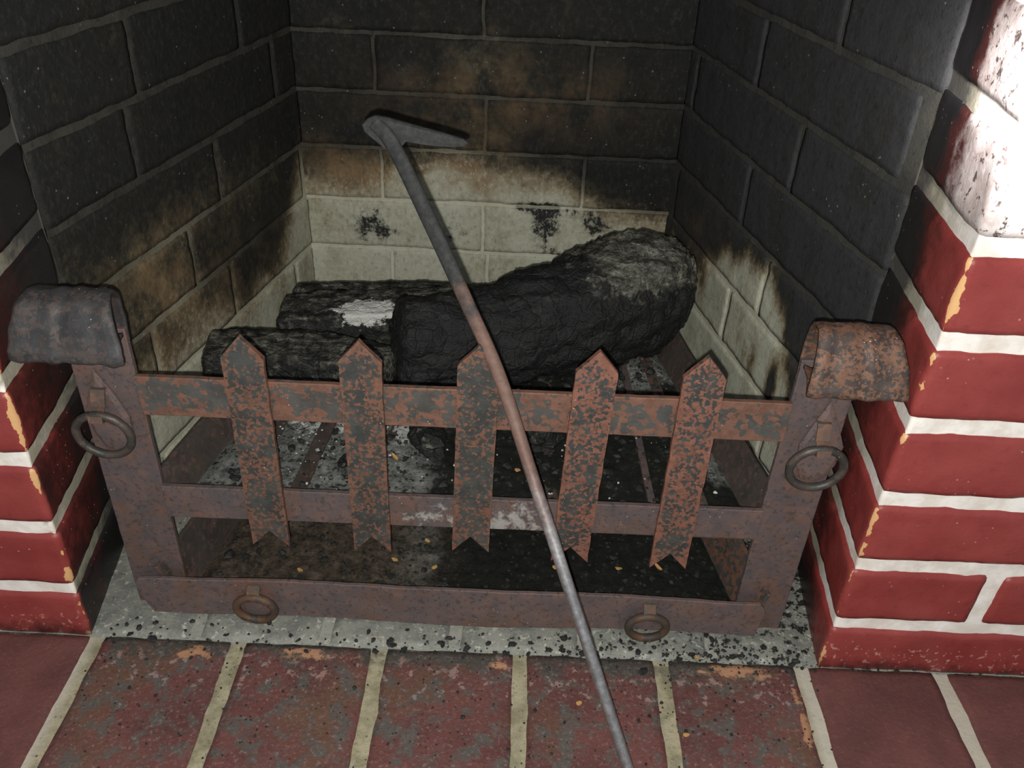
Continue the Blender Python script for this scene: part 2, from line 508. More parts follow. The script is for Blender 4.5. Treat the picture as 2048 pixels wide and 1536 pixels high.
# soot patterns: (soot, warm, blot)
def soot_back(u, z):          # u measured from BL
    x = u
    base = .10 + .80 * sstep(z + .016 * fbm(x * 9, z * 5, 1), .140, .240)
    base += .35 * sstep(x, .27, .38) * sstep(z, .13, .19) * (1 - sstep(z, .23, .28))
    base += .20 * sstep(x, .30, .42) * sstep(z, .10, .14)
    base -= .34 * blob(x, z, .155, .195, .085, .03)
    base -= .15 * blob(x, z, .17, .23, .06, .03)
    base += .16 * blob(x, z, .04, .19, .05, .03)
    base -= .22 * blob(x, z, .20, .32, .045, .04)
    warm = .75 * blob(x, z, .06, .195, .08, .028) + .8 * blob(x, z, .20, .195, .04, .03) + .5 * blob(x, z, .05, .13, .035, .03) \
        + .35 * blob(x, z, .16, .235, .07, .025) + .4 * blob(x, z, .23, .29, .12, .04)
    blot = .95 * blob(x, z, .285, .137, .022, .024) + .9 * blob(x, z, .345, .140, .022, .018) + .85 * blob(x, z, .075, .128, .040, .028) + .60 * blob(x, z, .17, .125, .03, .03) \
        + .7 * blob(x, z, .26, .162, .03, .008) + .5 * blob(x, z, .31, .162, .05, .012) + .5 * blob(x, z, .31, .105, .04, .01)
    return base, warm, blot
def soot_left(u, z):          # u from PL (front) to BL (back)
    lim = .128 + .095 * sstep(u, .32, .41)
    n = .02 * fbm(u * 14, z * 7, 5)
    base = .17 + .60 * sstep(z + n, lim - .05, lim + .035) + .16 * sstep(z, .22, .30)
    base += .30 * blob(u, z, .30, .145, .035, .05) + .2 * blob(u, z, .25, .12, .03, .03)
    base -= .22 * blob(u, z, .13, .155, .05, .035) + .12 * blob(u, z, .05, .18, .04, .03)
    base -= .14 * blob(u, z, .14, .225, .08, .03)
    warm = .6 * blob(u, z, .12, .165, .06, .035) + .45 * blob(u, z, .10, .215, .06, .03) + .35 * blob(u, z, .25, .14, .09, .03)
    return base, warm, 0.35 * blob(u, z, .33, .10, .03, .02)
def soot_right(u, z):         # u from BR (back) to PR (front)
    d = .410 - u              # distance from the front
    lim = .20 - .045 * sstep(d, .22, .34) - .10 * sstep(.13 - d, 0, .10) - .02 * sstep(d, .33, .41) + .022 * blob(d, .0, .17, .0, .05, 1)
    n = .022 * fbm(u * 26, z * 5, 8)
    base = .06 + .86 * sstep(z + n, lim - .042, lim + .012)
    # flame shaped tongues of soot
    for cu, cz, ru, rz, k in ((.108, .118, .009, .030, 1.0), (.075, .100, .006, .022, .7), (.150, .118, .007, .022, .5), (.168, .115, .005, .016, .4),
                              (.285, .135, .010, .022, .45), (.05, .12, .02, .03, .4)):
        base += k * blob(d, z, cu, cz, ru, rz)
    warm = .9 * blob(d, z, .088, .128, .014, .03) + .6 * blob(d, z, .055, .125, .012, .03) + .25 * blob(d, z, .3, .17, .05, .03)
    base += .10 * blob(d, z, .19, .15, .04, .03)
    return base, warm, .35 * blob(d, z, .27, .125, .03, .02) + .3 * blob(d, z, .24, .15, .05, .02)

rowsB = wall_rows(-.004, ZB, TOP)       # joints at .0368, .0993, .1618 ...
# row r lies between rowsB[r] and rowsB[r+1]: row 2 is .0993-.1618
def rev(L, d): return {k: [L - x for x in v] for k, v in d.items()}
brick_wall('wall_back', BL, BR, .012, .012, rowsB,
           {0: [.20], 1: [.098, .216, .333], 2: [.209], 3: [.090, .325], 4: [.209], 5: [.087, .322], 6: [.205], 7: [.09, .325],
            8: [.209], 9: [.09, .325], 10: [.209], 11: [.09, .325], 12: [.209], 13: [.1]}, .0040, M['back'], soot_back, seed=1)
LL = (BL - PL).length; LR = (BR - PR).length
brick_wall('wall_left', PL, BL, .0, .0, rowsB,
           {0: [.30], 1: [.17, .36], 2: [.086, .224], 3: [.166], 4: [.229], 5: [.112, .36], 6: [.133, .30], 7: [.2], 8: [.1, .33], 9: [.2],
            10: [.1, .33], 11: [.2], 12: [.1, .33], 13: [.2]}, .0062, M['left'], soot_left, seed=2)
brick_wall('wall_right', BR, PR, .0, .0, rowsB,
           rev(LR, {0: [.30], 1: [.10, .33], 2: [.22], 3: [.16], 4: [.228], 5: [.153], 6: [.25], 7: [.13, .36], 8: [.25], 9: [.13],
            10: [.25], 11: [.13], 12: [.25], 13: [.13]}), .0058, M['right'], soot_right, seed=3)

# painted piers: the front face and the splayed reveal are one bonded mass of bricks
def pier(name, side):
    X0 = XR if side > 0 else XL
    P = PR if side > 0 else PL
    width = .34
    mb = MB()
    rows = [-.004, ZF]
    while rows[-1] < TOP: rows.append(rows[-1] + H)
    D = .1175
    splay = (P.x - X0) * 1.0
    def to_world(s_, y, z):          # s_ runs along the front away from the opening
        k = max(0.0, min(1.2, y / P.y))
        return Vector((X0 + splay * k * max(0.0, 1 - s_ / .08) + side * s_, y, z))
    def attrs(s_, y, z):
        rev_ = s_ < .012 and y > .003
        if rev_:
            if side > 0:
                so = .10 + .85 * sstep(y + .018 * fbm(y * 30, z * 18, 4), .020, .105) * (.55 + .45 * sstep(z, .05, .32)) + .25 * (1 - sstep(z, .0, .07))
                so += .35 * sstep(z, .33, .42)
                so -= .9 * blob(y, z, .03, .46, .06, .085)  # soot thinned in the colour to strengthen the hot spot
            else:
                so = .50 + .42 * sstep(y, .03, .11) + .35 * (1 - sstep(z, .0, .09)) + .2 * sstep(z, .20, .30)
        else:
            so = .0 + .42 * (1 - sstep(z, 0, .022))
        d = math.hypot(s_, y)
        ed = 1.0 * math.exp(-(d / .005) ** 2) + (.25 * math.exp(-(d / .012) ** 2) if y < .004 else 0)
        ed *= (.86 + .70 * fbm(z * 22, side * 3, 6))
        ch = (1 - sstep(z, .02, .05)) * (1 if not rev_ else .2)
        return so, ed, ch
    def put(V, F, mort):
        vv = []; so = []; ed = []; ch = []
        for s_, y, z in V:
            vv.append(to_world(s_, y, z))
            a, b, c = attrs(s_, y, z)
            so.append(a); ed.append(b); ch.append(c)
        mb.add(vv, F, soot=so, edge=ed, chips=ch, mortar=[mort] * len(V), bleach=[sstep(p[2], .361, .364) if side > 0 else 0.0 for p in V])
    # mortar mass: front face and reveal grids
    nz = int(TOP / .006)
    nf = int(width / .006); nr = int(D / .006)
    V = []; F = []
    prof = [(width * (1 - i / nf), 0.0) for i in range(nf + 1)] + [(0.0, D * i / nr) for i in range(1, nr + 1)]
    for j in range(nz + 1):
        z = -.004 + (TOP + .004) * j / nz
        for (s_, y) in prof:
            w = .0010 * fbm(s_ * 60 + 3, z * 60 + y * 50, side * 5.0)
            rec = .0028
            V.append((max(s_, 0) + (rec + w if s_ < .001 else 0), y + (rec + w if y < .001 else 0), z))
    n = len(prof)
    for j in range(nz):
        for i in range(n - 1):
            a = j * n + i
            q = (a, a + 1, a + n + 1, a + n)
            F.append(q if side < 0 else tuple(reversed(q)))
    b = len(V)
    V += [(width, D, -.004), (width, D, TOP), (.001, D, -.004), (.001, D, TOP)]
    F.append((b, b + 1, b + 3, b + 2))
    put(V, F, 1.0)
    jw = .0122
    for r in range(len(rows) - 1):
        z0, z1 = rows[r], rows[r + 1]
        js = [0.0, .106 if r % 2 == 1 else .2375]
        while js[-1] < width: js.append(js[-1] + .2375)
        for a, c in zip(js[:-1], js[1:]):
            c = min(c, width)
            sa = a + (jw / 2 if a > 0 else 0); sc = c - (jw / 2 if c < width else 0)
            if sc - sa < .01: continue
            zz0 = z0 + (jw / 2 if r else 0); zz1 = z1 - jw / 2
            V, F = rbox((sc - sa, D, zz1 - zz0), .0030, .0058)
            V2 = []
            for p in V:
                s_ = p.x + (sa + sc) / 2; y = p.y + D / 2; z = p.z + (zz0 + zz1) / 2
                k = .0011
                V2.append((s_ + k * fbm(s_ * 40, z * 45, y * 45 + r), y + .0009 * fbm(s_ * 35, z * 45, 7 + y * 30 + r), z + .0011 * fbm(s_ * 45 + 5, z * 20, y * 45 + r * 2)))
            if side < 0: F = [tuple(reversed(q)) for q in F]
            put(V2, F, 0.0)
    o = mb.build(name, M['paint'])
    tag(o, kind='structure')
    return o
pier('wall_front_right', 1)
pier('wall_front_left', -1)

# hearth: painted bricks on edge running towards the room, an ash-grey strip inside the opening
def hearth():
    mb = MB()
    S = .1112; A0 = .1218
    def attrs(x, y):
        inn = y > 0
        cl = 1.0 if (x > A0 + 4.95 * S or x < A0 - .003) else 0.0
        so = (.80 * math.exp(-((y) / .026) ** 2) if y <= 0 else 0) * (1 - .6 * cl) + .22 * blob(x, y, .52, -.09, .05, .05) + .2 * blob(x, y, .40, -.06, .04, .05)
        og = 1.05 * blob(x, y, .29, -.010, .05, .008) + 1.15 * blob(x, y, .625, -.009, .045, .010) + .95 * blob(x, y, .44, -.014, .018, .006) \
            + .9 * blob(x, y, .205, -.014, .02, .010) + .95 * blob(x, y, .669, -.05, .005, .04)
        ch = .8 * math.exp(-((y + .02) / .03) ** 2) * (1 - cl) + .35 * (1 - cl)
        bk = sstep(x, .33, .62) + .5 * sstep(y, .02, .08)
        pl = cl * .8
        return so, og, ch, bk, cl, pl
    def put(V, F, mort):
        c = [attrs(p[0], p[1]) for p in V]
        mb.add([Vector(p) for p in V], F, soot=[q[0] for q in c], orange=[q[1] for q in c], chips=[q[2] for q in c],
               black=[q[3] for q in c], clean=[q[4] for q in c], pale=[q[5] for q in c], mortar=[mort] * len(V))
    x0, x1, y0, y1 = -.22, 1.03, -.36, .53
    nx = int((x1 - x0) / .008); ny = int((y1 - y0) / .008)
    V = []; F = []
    for j in range(ny + 1):
        for i in range(nx + 1):
            x = x0 + (x1 - x0) * i / nx; y = y0 + (y1 - y0) * j / ny
            V.append((x, y, -.0016 + .0010 * fbm(x * 60, y * 60, 1)))
    for j in range(ny):
        for i in range(nx):
            a = j * (nx + 1) + i
            F.append((a, a + 1, a + nx + 2, a + nx + 1))
    b = len(V)
    V += [(x0, y0, -.05), (x1, y0, -.05), (x1, y1, -.05), (x0, y1, -.05)]
    F += [(b, b + 3, b + 2, b + 1)]
    put(V, F, 1.0)
    def slab(xa, xb, ya, yb, k):
        V, F = rbox((xb - xa, yb - ya, .03), .0028, .0068)
        W = []
        for p in V:
            x = p.x + (xa + xb) / 2; y = p.y + (ya + yb) / 2
            W.append((x + .0012 * fbm(x * 40, y * 40, k), y + .0010 * fbm(x * 40 + 4, y * 40, k), p.z - .015 + .0003 + .0010 * fbm(x * 30, y * 30, k + 2)))
        put(W, F, 0.0)
    jw = .0105
    k = 0
    for i in range(-4, 9):
        xa = A0 + S * i + jw / 2; xb = A0 + S * (i + 1) - jw / 2
        if xb > x1 or xa < x0: continue
        for ya, yb in ((-.236, -.0006), (-.355, -.246)):
            k += 1; slab(xa, xb, ya, yb, k * 1.7)
    xs = .196
    for i in range(-1, 5):
        xa = xs + .1035 * i + .004; xb = xs + .1035 * (i + 1) - .004
        for ya, yb in ((.0012, .218), (.225, .44), (.447, .52)):
            k += 1; slab(xa, xb, ya, yb, k * 1.7)
    o = mb.build('floor', M['hearth'])
    tag(o, kind='structure')
hearth()

# unseen black lid, added to keep ambient light out of the firebox
V = [(-.0, -.0, TOP), (.81, -.0, TOP), (.81, .56, TOP), (-.0, .56, TOP)]
V += [(x, y, z + .03) for x, y, z in V]
c = link('added_ceiling', V, [(0, 3, 2, 1), (4, 5, 6, 7), (0, 1, 5, 4), (1, 2, 6, 5), (2, 3, 7, 6), (3, 0, 4, 7)], M['crumb'], smooth=False)
tag(c, kind='structure')

# ------------------------------------------------------------------ iron work
def prism(outline, y0, y1, cell=.004, wave=0.0, ash=None, wob=.0003, seed=0.0):
    """outline (x,z) convex-ish polygon given as a list of left/right rows [(z, xl, xr, split)] -> plate between y0 (front) and y1"""
    return None

def strip_plate(rows, y0, y1, nx=8, yfun=None, rim=.0035, seed=0.0, ashy=None, wob=.00035):
    """flat plate in the XZ plane from rows (z, xl, xr) bottom to top; z may be a function pair (zl, zr)"""
    V = []; F = []; rimv = []; ash = []
    n = len(rows)
    for side, yy in ((0, y0), (1, y1)):
        for j, (zl, xl, zr, xr) in enumerate(rows):
            for i in range(nx + 1):
                t = i / nx
                x = xl + (xr - xl) * t; z = zl + (zr - zl) * t
                y = yy + (yfun(x, z) if yfun else 0)
                inner = 0 < i < nx and 0 < j < n - 1
                ex = wob * fbm(x * 120, z * 120, seed) if not inner else 0
                V.append(Vector((x + ex, y + (.5 * wob * fbm(x * 90, z * 90, seed + 4)), z + ex)))
                d = min(abs(x - xl), abs(xr - x), abs(z - rows[0][0]), abs(rows[-1][0] - z))
                rimv.append(math.exp(-(d / rim) ** 2))
                ash.append(ashy(x, z) if ashy else 0.0)
    w = nx + 1; o = n * w
    for j in range(n - 1):
        for i in range(nx):
            a = j * w + i
            F.append((a, a + 1, a + w + 1, a + w))
            F.append((o + a, o + a + w, o + a + w + 1, o + a + 1))
    for i in range(nx):
        F.append((i, o + i, o + i + 1, i + 1))
        a = (n - 1) * w + i
        F.append((a, a + 1, o + a + 1, o + a))
    for j in range(n - 1):
        a = j * w
        F.append((a, a + w, o + a + w, o + a))
        a = j * w + nx
        F.append((a, o + a, o + a + w, a + w))
    return V, F, rimv, ash

def add_sharp(o, bev=.0006):
    b = o.modifiers.new('bevel', 'BEVEL'); b.width = bev; b.segments = 2; b.limit_method = 'ANGLE'
    b.angle_limit = math.radians(50)
    o.data.polygons.foreach_set('use_smooth', [False] * len(o.data.polygons))
    return o

def box_between(p, q, w, h, up=Vector((0, 0, 1)), seg=10, wob=.0005, seed=0.0):
    """bar from p to q, width w across, height h"""
    p = Vector(p); q = Vector(q)
    d = (q - p).normalized(); s_ = d.cross(up).normalized(); u_ = s_.cross(d)
    V = []; F = []
    for k in range(seg + 1):
        c = p.lerp(q, k / seg)
        for a, b in ((-1, -1), (1, -1), (1, 1), (-1, 1)):
            V.append(c + s_ * (a * w / 2) + u_ * (b * h / 2) + Vector((wob * fbm(c.x * 50 + a, c.y * 50 + b, seed), 0, wob * fbm(c.x * 50, c.y * 50 + a, seed + b))))
    for k in range(seg):
        for i in range(4):
            j = (i + 1) % 4
            F.append((k * 4 + i, k * 4 + 4 + i, k * 4 + 4 + j, k * 4 + j))
    F.append((0, 1, 2, 3)); e = seg * 4
    F.append((e + 3, e + 2, e + 1, e))
    return V, F

def torus(c, axis_u, axis_v, R, r, n=40, mseg=12, sq=1.0, seed=0.0):
    V = []; F = []
    nn = axis_u.cross(axis_v).normalized()
    for i in range(n):
        t = 2 * math.pi * i / n
        rad = axis_u * math.cos(t) + axis_v * math.sin(t) * sq
        cc = c + rad * R
        rr = r * (1 + .08 * fbm(math.cos(t) * 3, math.sin(t) * 3, seed))
        for j in range(mseg):
            a = 2 * math.pi * j / mseg
            V.append(cc + rad.normalized() * (rr * math.cos(a)) + nn * (rr * math.sin(a)))
    for i in range(n):
        for j in range(mseg):
            a = i * mseg + j; b = i * mseg + (j + 1) % mseg
            c2 = ((i + 1) % n) * mseg + (j + 1) % mseg; d = ((i + 1) % n) * mseg + j
            F.append((a, d, c2, b))
    return V, F

bk = empty('fire_basket', (.405, .034, 0))
tag(bk, 'rusty wrought iron fire basket with five arrow pickets and scroll-topped posts', 'fire basket')
OFF = Vector((.405, .034, 0))
def part(V, F, name, mat, parent, base=OFF, attrs=None, smooth=False, bev=None):
    o = link(name, [Vector(v) - base for v in V], F, mat, parent, attrs, smooth=smooth)
    if bev: add_sharp(o, bev)
    return o

YP = .027   # front face of the pickets
# pickets
def picket(xc, zt, zb, mat, seed, lean=0.0):
    hw = .0140
    rows = []
    zs = [zb + .0 + (zt - .0165 - zb) * k / 46 for k in range(47)]
    V = []; F = []; rim = []
    nx = 8
    n = len(zs)
    nt = 6
    allrows = []
    for k, z in enumerate(zs):
        allrows.append([(xc + lean * (z - .17) + hw * (2 * i / nx - 1), None if k else 0, z) for i in range(nx + 1)])
    for k in range(1, nt + 1):
        z = zt - .0165 + .0165 * k / nt; w = hw * (1 - k / nt) + .0002
        allrows.append([(xc + lean * (z - .17) + w * (2 * i / nx - 1), None, z) for i in range(nx + 1)])
    V = []; rim = []; ash = []
    for yy in (YP, YP + .0038):
        for j, row in enumerate(allrows):
            for i, (x, _, z) in enumerate(row):
                s_ = 2 * i / nx - 1
                if z < zb + .05:                # swallowtail notch
                    t = (zb + .05 - z) / .05
                    z = z + .0155 * (1 - abs(s_)) * t ** 1.2 * 1.0
                wgt = .0005 * fbm(z * 70, s_ * 2, seed) if abs(s_) > .99 else 0
                V.append(Vector((x + wgt, yy + .0004 * fbm(x * 60, z * 60, seed), z)))
                dtip = (zt - z) - abs(x - xc) * 1.0
                rim.append(max(math.exp(-((1 - abs(s_)) * hw / .0026) ** 2), math.exp(-(max(0, dtip) / .007) ** 2) if z > zt - .03 else 0,
                               .8 * math.exp(-((z - zb) / .016) ** 2)))
                ash.append(0.0)
    w = nx + 1; nr = len(allrows); o = nr * w
    for j in range(nr - 1):
        for i in range(nx):
            a = j * w + i
            F.append((a, a + 1, a + w + 1, a + w)); F.append((o + a, o + a + w, o + a + w + 1, o + a + 1))
    for i in range(nx):
        F.append((i, o + i, o + i + 1, i + 1)); a = (nr - 1) * w + i
        F.append((a, a + 1, o + a + 1, o + a))
    for j in range(nr - 1):
        a = j * w
        F.append((a, a + w, o + a + w, o + a)); a = j * w + nx
        F.append((a, o + a, o + a + w, a + w))
    return part(V, F, 'picket', mat, bk, attrs=dict(rim=rim, ashy=ash), bev=.0007)
picket(.2610, .2650, .0790, M['picket'], 1)
picket(.3385, .2660, .0775, M['picket'], 2)
picket(.4150, .2665, .0820, M['picket'], 3, .02)
picket(.4920, .2660, .0760, M['picket_hot'], 4, .03)
picket(.5655, .2655, .0735, M['picket_hot'], 5)

# rails
def rail(z0a, z1a, z0b, z1b, mat, seed, ashy=None):
    n = 60; nz = 6
    rows = []
    for j in range(nz + 1):
        t = j / nz
        rows.append((z0a + (z1a - z0a) * t, .1842, z0b + (z1b - z0b) * t, .6290))
    V, F, rim, ash = strip_plate(rows, .0310, .0352, nx=n, rim=.004, seed=seed, ashy=ashy)
    rim = []
    for side in range(2):
        for j in range(nz + 1):
            rim += [math.exp(-(min(j, nz - j) / 1.0) ** 2)] * (n + 1)
    o = part(V, F, 'rail', mat, bk, attrs=dict(rim=rim, ashy=ash, rusty=[(v.x - .45) * .45 if v.x > .40 else -.02 for v in V]), bev=.0006)
    return o
rail(.1955, .2275, .1970, .2295, M['rail'], 11)
rail(.1005, .1305, .1040, .1325, M['post'], 12,
     lambda x, z: .62 * blob(x, z, .39, .112, .045, .02) + .60 * blob(x, z, .45, .112, .035, .03) + .42 * blob(x, z, .52, .112, .04, .02))

# posts with forged scroll tops
def post(side):
    if side < 0: xi, xo, mat, ms = .1840, .1415, M['post'], M['scroll_dark']
    else: xi, xo, mat, ms = .6285, .6690, M['post'], M['scroll_rust']
    zt = .262
    rows = []
    for k in range(31):
        z = .001 + (zt - .001) * k / 30
        xa, xb = sorted((xi + (0 if z > .05 else 0), xo))
        rows.append((z, xa, z, xb))
    V, F, rim, ash = strip_plate(rows, .0350, .0395, nx=8, seed=side * 3.0, rim=.003,
                                 ashy=(lambda x, z: .95 * blob(x, z, .645, .253, .012, .006)) if side > 0 else None)
    p = part(V, F, 'post', mat, bk, attrs=dict(rim=rim, ashy=ash), bev=.0008)
    # foot running back under the basket
    # scroll: sheet fans out, rises, rolls forward and under
    prof = [(.037, .250), (.0385, .262), (.0380, .274), (.034, .2855), (.026, .2935), (.017, .2965), (.0085, .2940), (.0020, .2875),
            (-.0020, .2800), (-.0045, .2720), (-.0060, .2655), (-.0050, .2630), (.004, .2625), (.015, .2625), (.028, .2625)]
    # resample
    pts = []
    for i in range(len(prof) - 1):
        for k in range(4):
            t = k / 4
            p0 = Vector(prof[max(i - 1, 0)]); p1 = Vector(prof[i]); p2 = Vector(prof[i + 1]); p3 = Vector(prof[min(i + 2, len(prof) - 1)])
            pts.append(.5 * ((2 * p1) + (p2 - p0) * t + (2 * p0 - 5 * p1 + 4 * p2 - p3) * t * t + (3 * p1 - p0 - 3 * p2 + p3) * t ** 3))
    pts.append(Vector(prof[-1]))
    nx = 22; N = len(pts)
    V = []; F = []; at = []
    th = .0028
    for s2 in (0, 1):
        for k, q in enumerate(pts):
            a = pts[max(k - 1, 0)]; b = pts[min(k + 1, N - 1)]
            tg = (b - a).normalized(); nr = Vector((-tg.y, tg.x))     # outward on the hood
            f = sstep(k / N, 0, .62)
            ww_o = abs(xo - xi) + (.0105 if side < 0 else .013) * sstep(k / N, .15, .75)
            inn = -(.017 if side < 0 else .0085) * sstep(k / N, .10, .70) * (1 - .88 * sstep(k / N, .74, .97))
            for i in range(nx + 1):
                t = i / nx
                s_ = inn + (ww_o - inn) * t
                x = xi + (s_ if side > 0 else -s_)
                # fan creases that run from the neck over the roll
                crease = .0007 * f * (math.cos((t - .5) * 24) + .6 * math.sin(t * 37 + 1)) * (1 - f * .3)
                edge = .0010 * fbm(k * .3, t * 4, side)
                off = (crease + edge) - (th if s2 else 0)
                V.append(Vector((x, q.x - nr.x * off * -1, q.y + nr.y * off)))
                at.append(0.0)
    # orientation of nr: check and flip outward if needed
    w = nx + 1; o = N * w
    for k in range(N - 1):
        for i in range(nx):
            a = k * w + i
            F.append((a, a + 1, a + w + 1, a + w)); F.append((o + a, o + a + w, o + a + w + 1, o + a + 1))
    for i in range(nx):
        F.append((i, o + i, o + i + 1, i + 1)); a = (N - 1) * w + i
        F.append((a, a + 1, o + a + 1, o + a))
    for k in range(N - 1):
        a = k * w
        F.append((a, a + w, o + a + w, o + a)); a = k * w + nx
        F.append((a, o + a, o + a + w, a + w))
    sc = part(V, F, 'scroll_top', ms, p, smooth=True)
    sc['label'] = 'dark forged scroll rolled over the post top' if side < 0 else 'orange rusted forged scroll rolled over the post top'
    # spearhead plate behind the ring
    cx = .158 if side < 0 else .6565
    if side < 0: outl = [(.157, .231), (.1475, .206), (.1435, .194), (.146, .176), (.152, .162), (.159, .158), (.167, .163), (.173, .176), (.1735, .192), (.168, .208)]
    else: outl = [(.6545, .232), (.646, .208), (.6415, .194), (.6435, .176), (.6495, .163), (.657, .158), (.665, .164), (.6705, .177), (.6725, .194), (.666, .209)]
    V = []; F = []
    n = len(outl); cz = .188
    for yy, sc_ in ((.0348, 1.0), (.0325, 1.0), (.0312, .80)):
        for x, z in outl:
            V.append((cx + (x - cx) * sc_, yy, cz + (z - cz) * sc_))
    for r_ in range(2):
        for i in range(n):
            j = (i + 1) % n
            F.append((r_ * n + i, r_ * n + j, (r_ + 1) * n + j, (r_ + 1) * n + i))
    F.append(tuple(range(2 * n, 3 * n)))
    V.append((cx, .0318, cz)); 
    part(V[:-1], F, 'spearhead_plate', M['plum'] if side > 0 else M['post'], p, bev=.0004)
    # ring holder: a folded tab
    rx, rz = (.1585, .1835) if side < 0 else (.6530, .1825)
    V, F = [], []
    zz = rz + .0205
    path = [(.0325, zz + .013), (.0285, zz + .013), (.026, zz + .008), (.024, zz + .002), (.0165, zz - .0015), (.0155, zz - .006), (.021, zz - .008)]
    for k, (yy, z) in enumerate(path):
        for s2 in (0, 1):
            V.append((rx - .0048, yy + .0016 * s2, z - .0008 * s2)); V.append((rx + .0048, yy + .0016 * s2, z - .0008 * s2))
    for k in range(len(path) - 1):
        a = k * 4; b = a + 4
        F += [(a, a + 1, b + 1, b), (a + 2, b + 2, b + 3, a + 3), (a, b, b + 2, a + 2), (a + 1, a + 3, b + 3, b + 1)]
    F += [(0, 2, 3, 1), (len(V) - 4, len(V) - 3, len(V) - 1, len(V) - 2)]
    part(V, F, 'ring_holder', M['bracket'], p, bev=.0004)
    tilt = Vector((0, -.10, 1)).normalized()
    V, F = torus(Vector((rx, .0215, rz)), Vector((1, 0, 0)), tilt, .0186, .0030, seed=side)
    part(V, F, 'ring', M['ring'], p, smooth=True)
    return p
post(-1); post(1)

# low front bar with two small rings
zt_pts = [(.150, .043), (.165, .0445), (.20, .0435), (.26, .0435), (.32, .0435), (.40, .0455), (.46, .0450), (.52, .0440), (.58, .0425), (.62, .0430), (.650, .0450)]
zb_pts = [(.150, .0060), (.2, .0045), (.3, .0040), (.45, .0045), (.6, .0070), (.650, .0075)]
def interp(pts, x):
    for (a, b), (c, d) in zip(pts[:-1], pts[1:]):
        if a <= x <= c: return b + (d - b) * (x - a) / (c - a)
    return pts[0][1] if x < pts[0][0] else pts[-1][1]
V = []; F = []; nxx = 110; nzz = 8
for yy in (.0215, .0250):
    for j in range(nzz + 1):
        t = j / nzz
        for i in range(nxx + 1):
            s_ = i / nxx
            xl = .1525 + .004 * (1 - t) * 2.2 - .0035 * math.exp(-((t - 1) / .35) ** 2) * 0
            xl = .1500 + .010 * (1 - t) ** 1.6 + .004 * max(0, t - .85) / .15
            xr = .6485 - .006 * max(0, t - .80) / .2 - .004 * (1 - t)
            x = xl + (xr - xl) * s_
            z = interp(zb_pts, x) + (interp(zt_pts, x) - interp(zb_pts, x)) * t
            V.append(Vector((x, yy + .0016 * math.sin(x * 24 + 1) + .0006 * fbm(x * 40, z * 40, 3) , z)))
w = nxx + 1; o_ = (nzz + 1) * w
for j in range(nzz):
    for i in range(nxx):
        a = j * w + i
        F.append((a, a + 1, a + w + 1, a + w)); F.append((o_ + a, o_ + a + w, o_ + a + w + 1, o_ + a + 1))
for i in range(nxx):
    F.append((i, o_ + i, o_ + i + 1, i + 1)); a = nzz * w + i
    F.append((a, a + 1, o_ + a + 1, o_ + a))
for j in range(nzz):
    a = j * w
    F.append((a, a + w, o_ + a + w, o_ + a)); a = j * w + nxx
    F.append((a, o_ + a, o_ + a + w, a + w))
fb = part(V, F, 'front_bar', M['plum'], bk, bev=.0006)
for rx, rz, mt in ((.2440, .0185, M['ring_brown']), (.5560, .0170, M['ring_brown'])):
    V, F = torus(Vector((rx, .0165, rz)), Vector((1, 0, 0)), Vector((0, -.12, 1)).normalized(), .0150, .0033, sq=.98, seed=rx)
    part(V, F, 'ring', mt, fb, smooth=True)
    V, F = box_between((rx, .0215, rz + .0215), (rx, .0125, rz + .0145), .010, .0022, up=Vector((0, 1, 0)), seg=3, wob=0)
    part(V, F, 'ring_holder', mt, fb, bev=.0004)

# side plates, sloping inwards, upper (grate) and lower (ash tray)
def side_plate(side, ztop, zbot, y0, y1, lean, th=.003, name='side_plate', seed=0.0, x0=None):
    n = 24; m_ = 5
    V = []; F = []
    for s2 in (0, 1):
        for j in range(m_ + 1):
            for i in range(n + 1):
                y = y0 + (y1 - y0) * i / n
                t = j / m_
                xx = (x0 or (.174 if side < 0 else .6470)) - side * .18 * (y - .03)
                x = xx - side * lean * (1 - t) - side * th * s2
                z = zbot + (ztop - zbot) * t + .0006 * fbm(y * 30, t, seed)
                V.append(Vector((x + .0006 * fbm(y * 30, z * 30, seed + 2), y, z)))
    w = n + 1; o = (m_ + 1) * w
    for j in range(m_):
        for i in range(n):
            a = j * w + i
            F.append((a, a + 1, a + w + 1, a + w)); F.append((o + a, o + a + w, o + a + w + 1, o + a + 1))
    for i in range(n):
        F.append((i, o + i, o + i + 1, i + 1)); a = m_ * w + i
        F.append((a, a + 1, o + a + 1, o + a))
    for j in range(m_):
        a = j * w
        F.append((a, a + w, o + a + w, o + a)); a = j * w + n
        F.append((a, o + a, o + a + w, a + w))
    return part(V, F, name, M['rail'] if (side > 0 and ztop < .1) else M['plate'], bk, bev=.0005)
for sd in (-1, 1):
    side_plate(sd, .133, .1035, .0355, .300, .014, seed=sd, x0=.173 if sd < 0 else .6475)
    side_plate(sd, .050, .0080, .0260, .37, .012, seed=sd + 5, x0=.166 if sd < 0 else .6500)
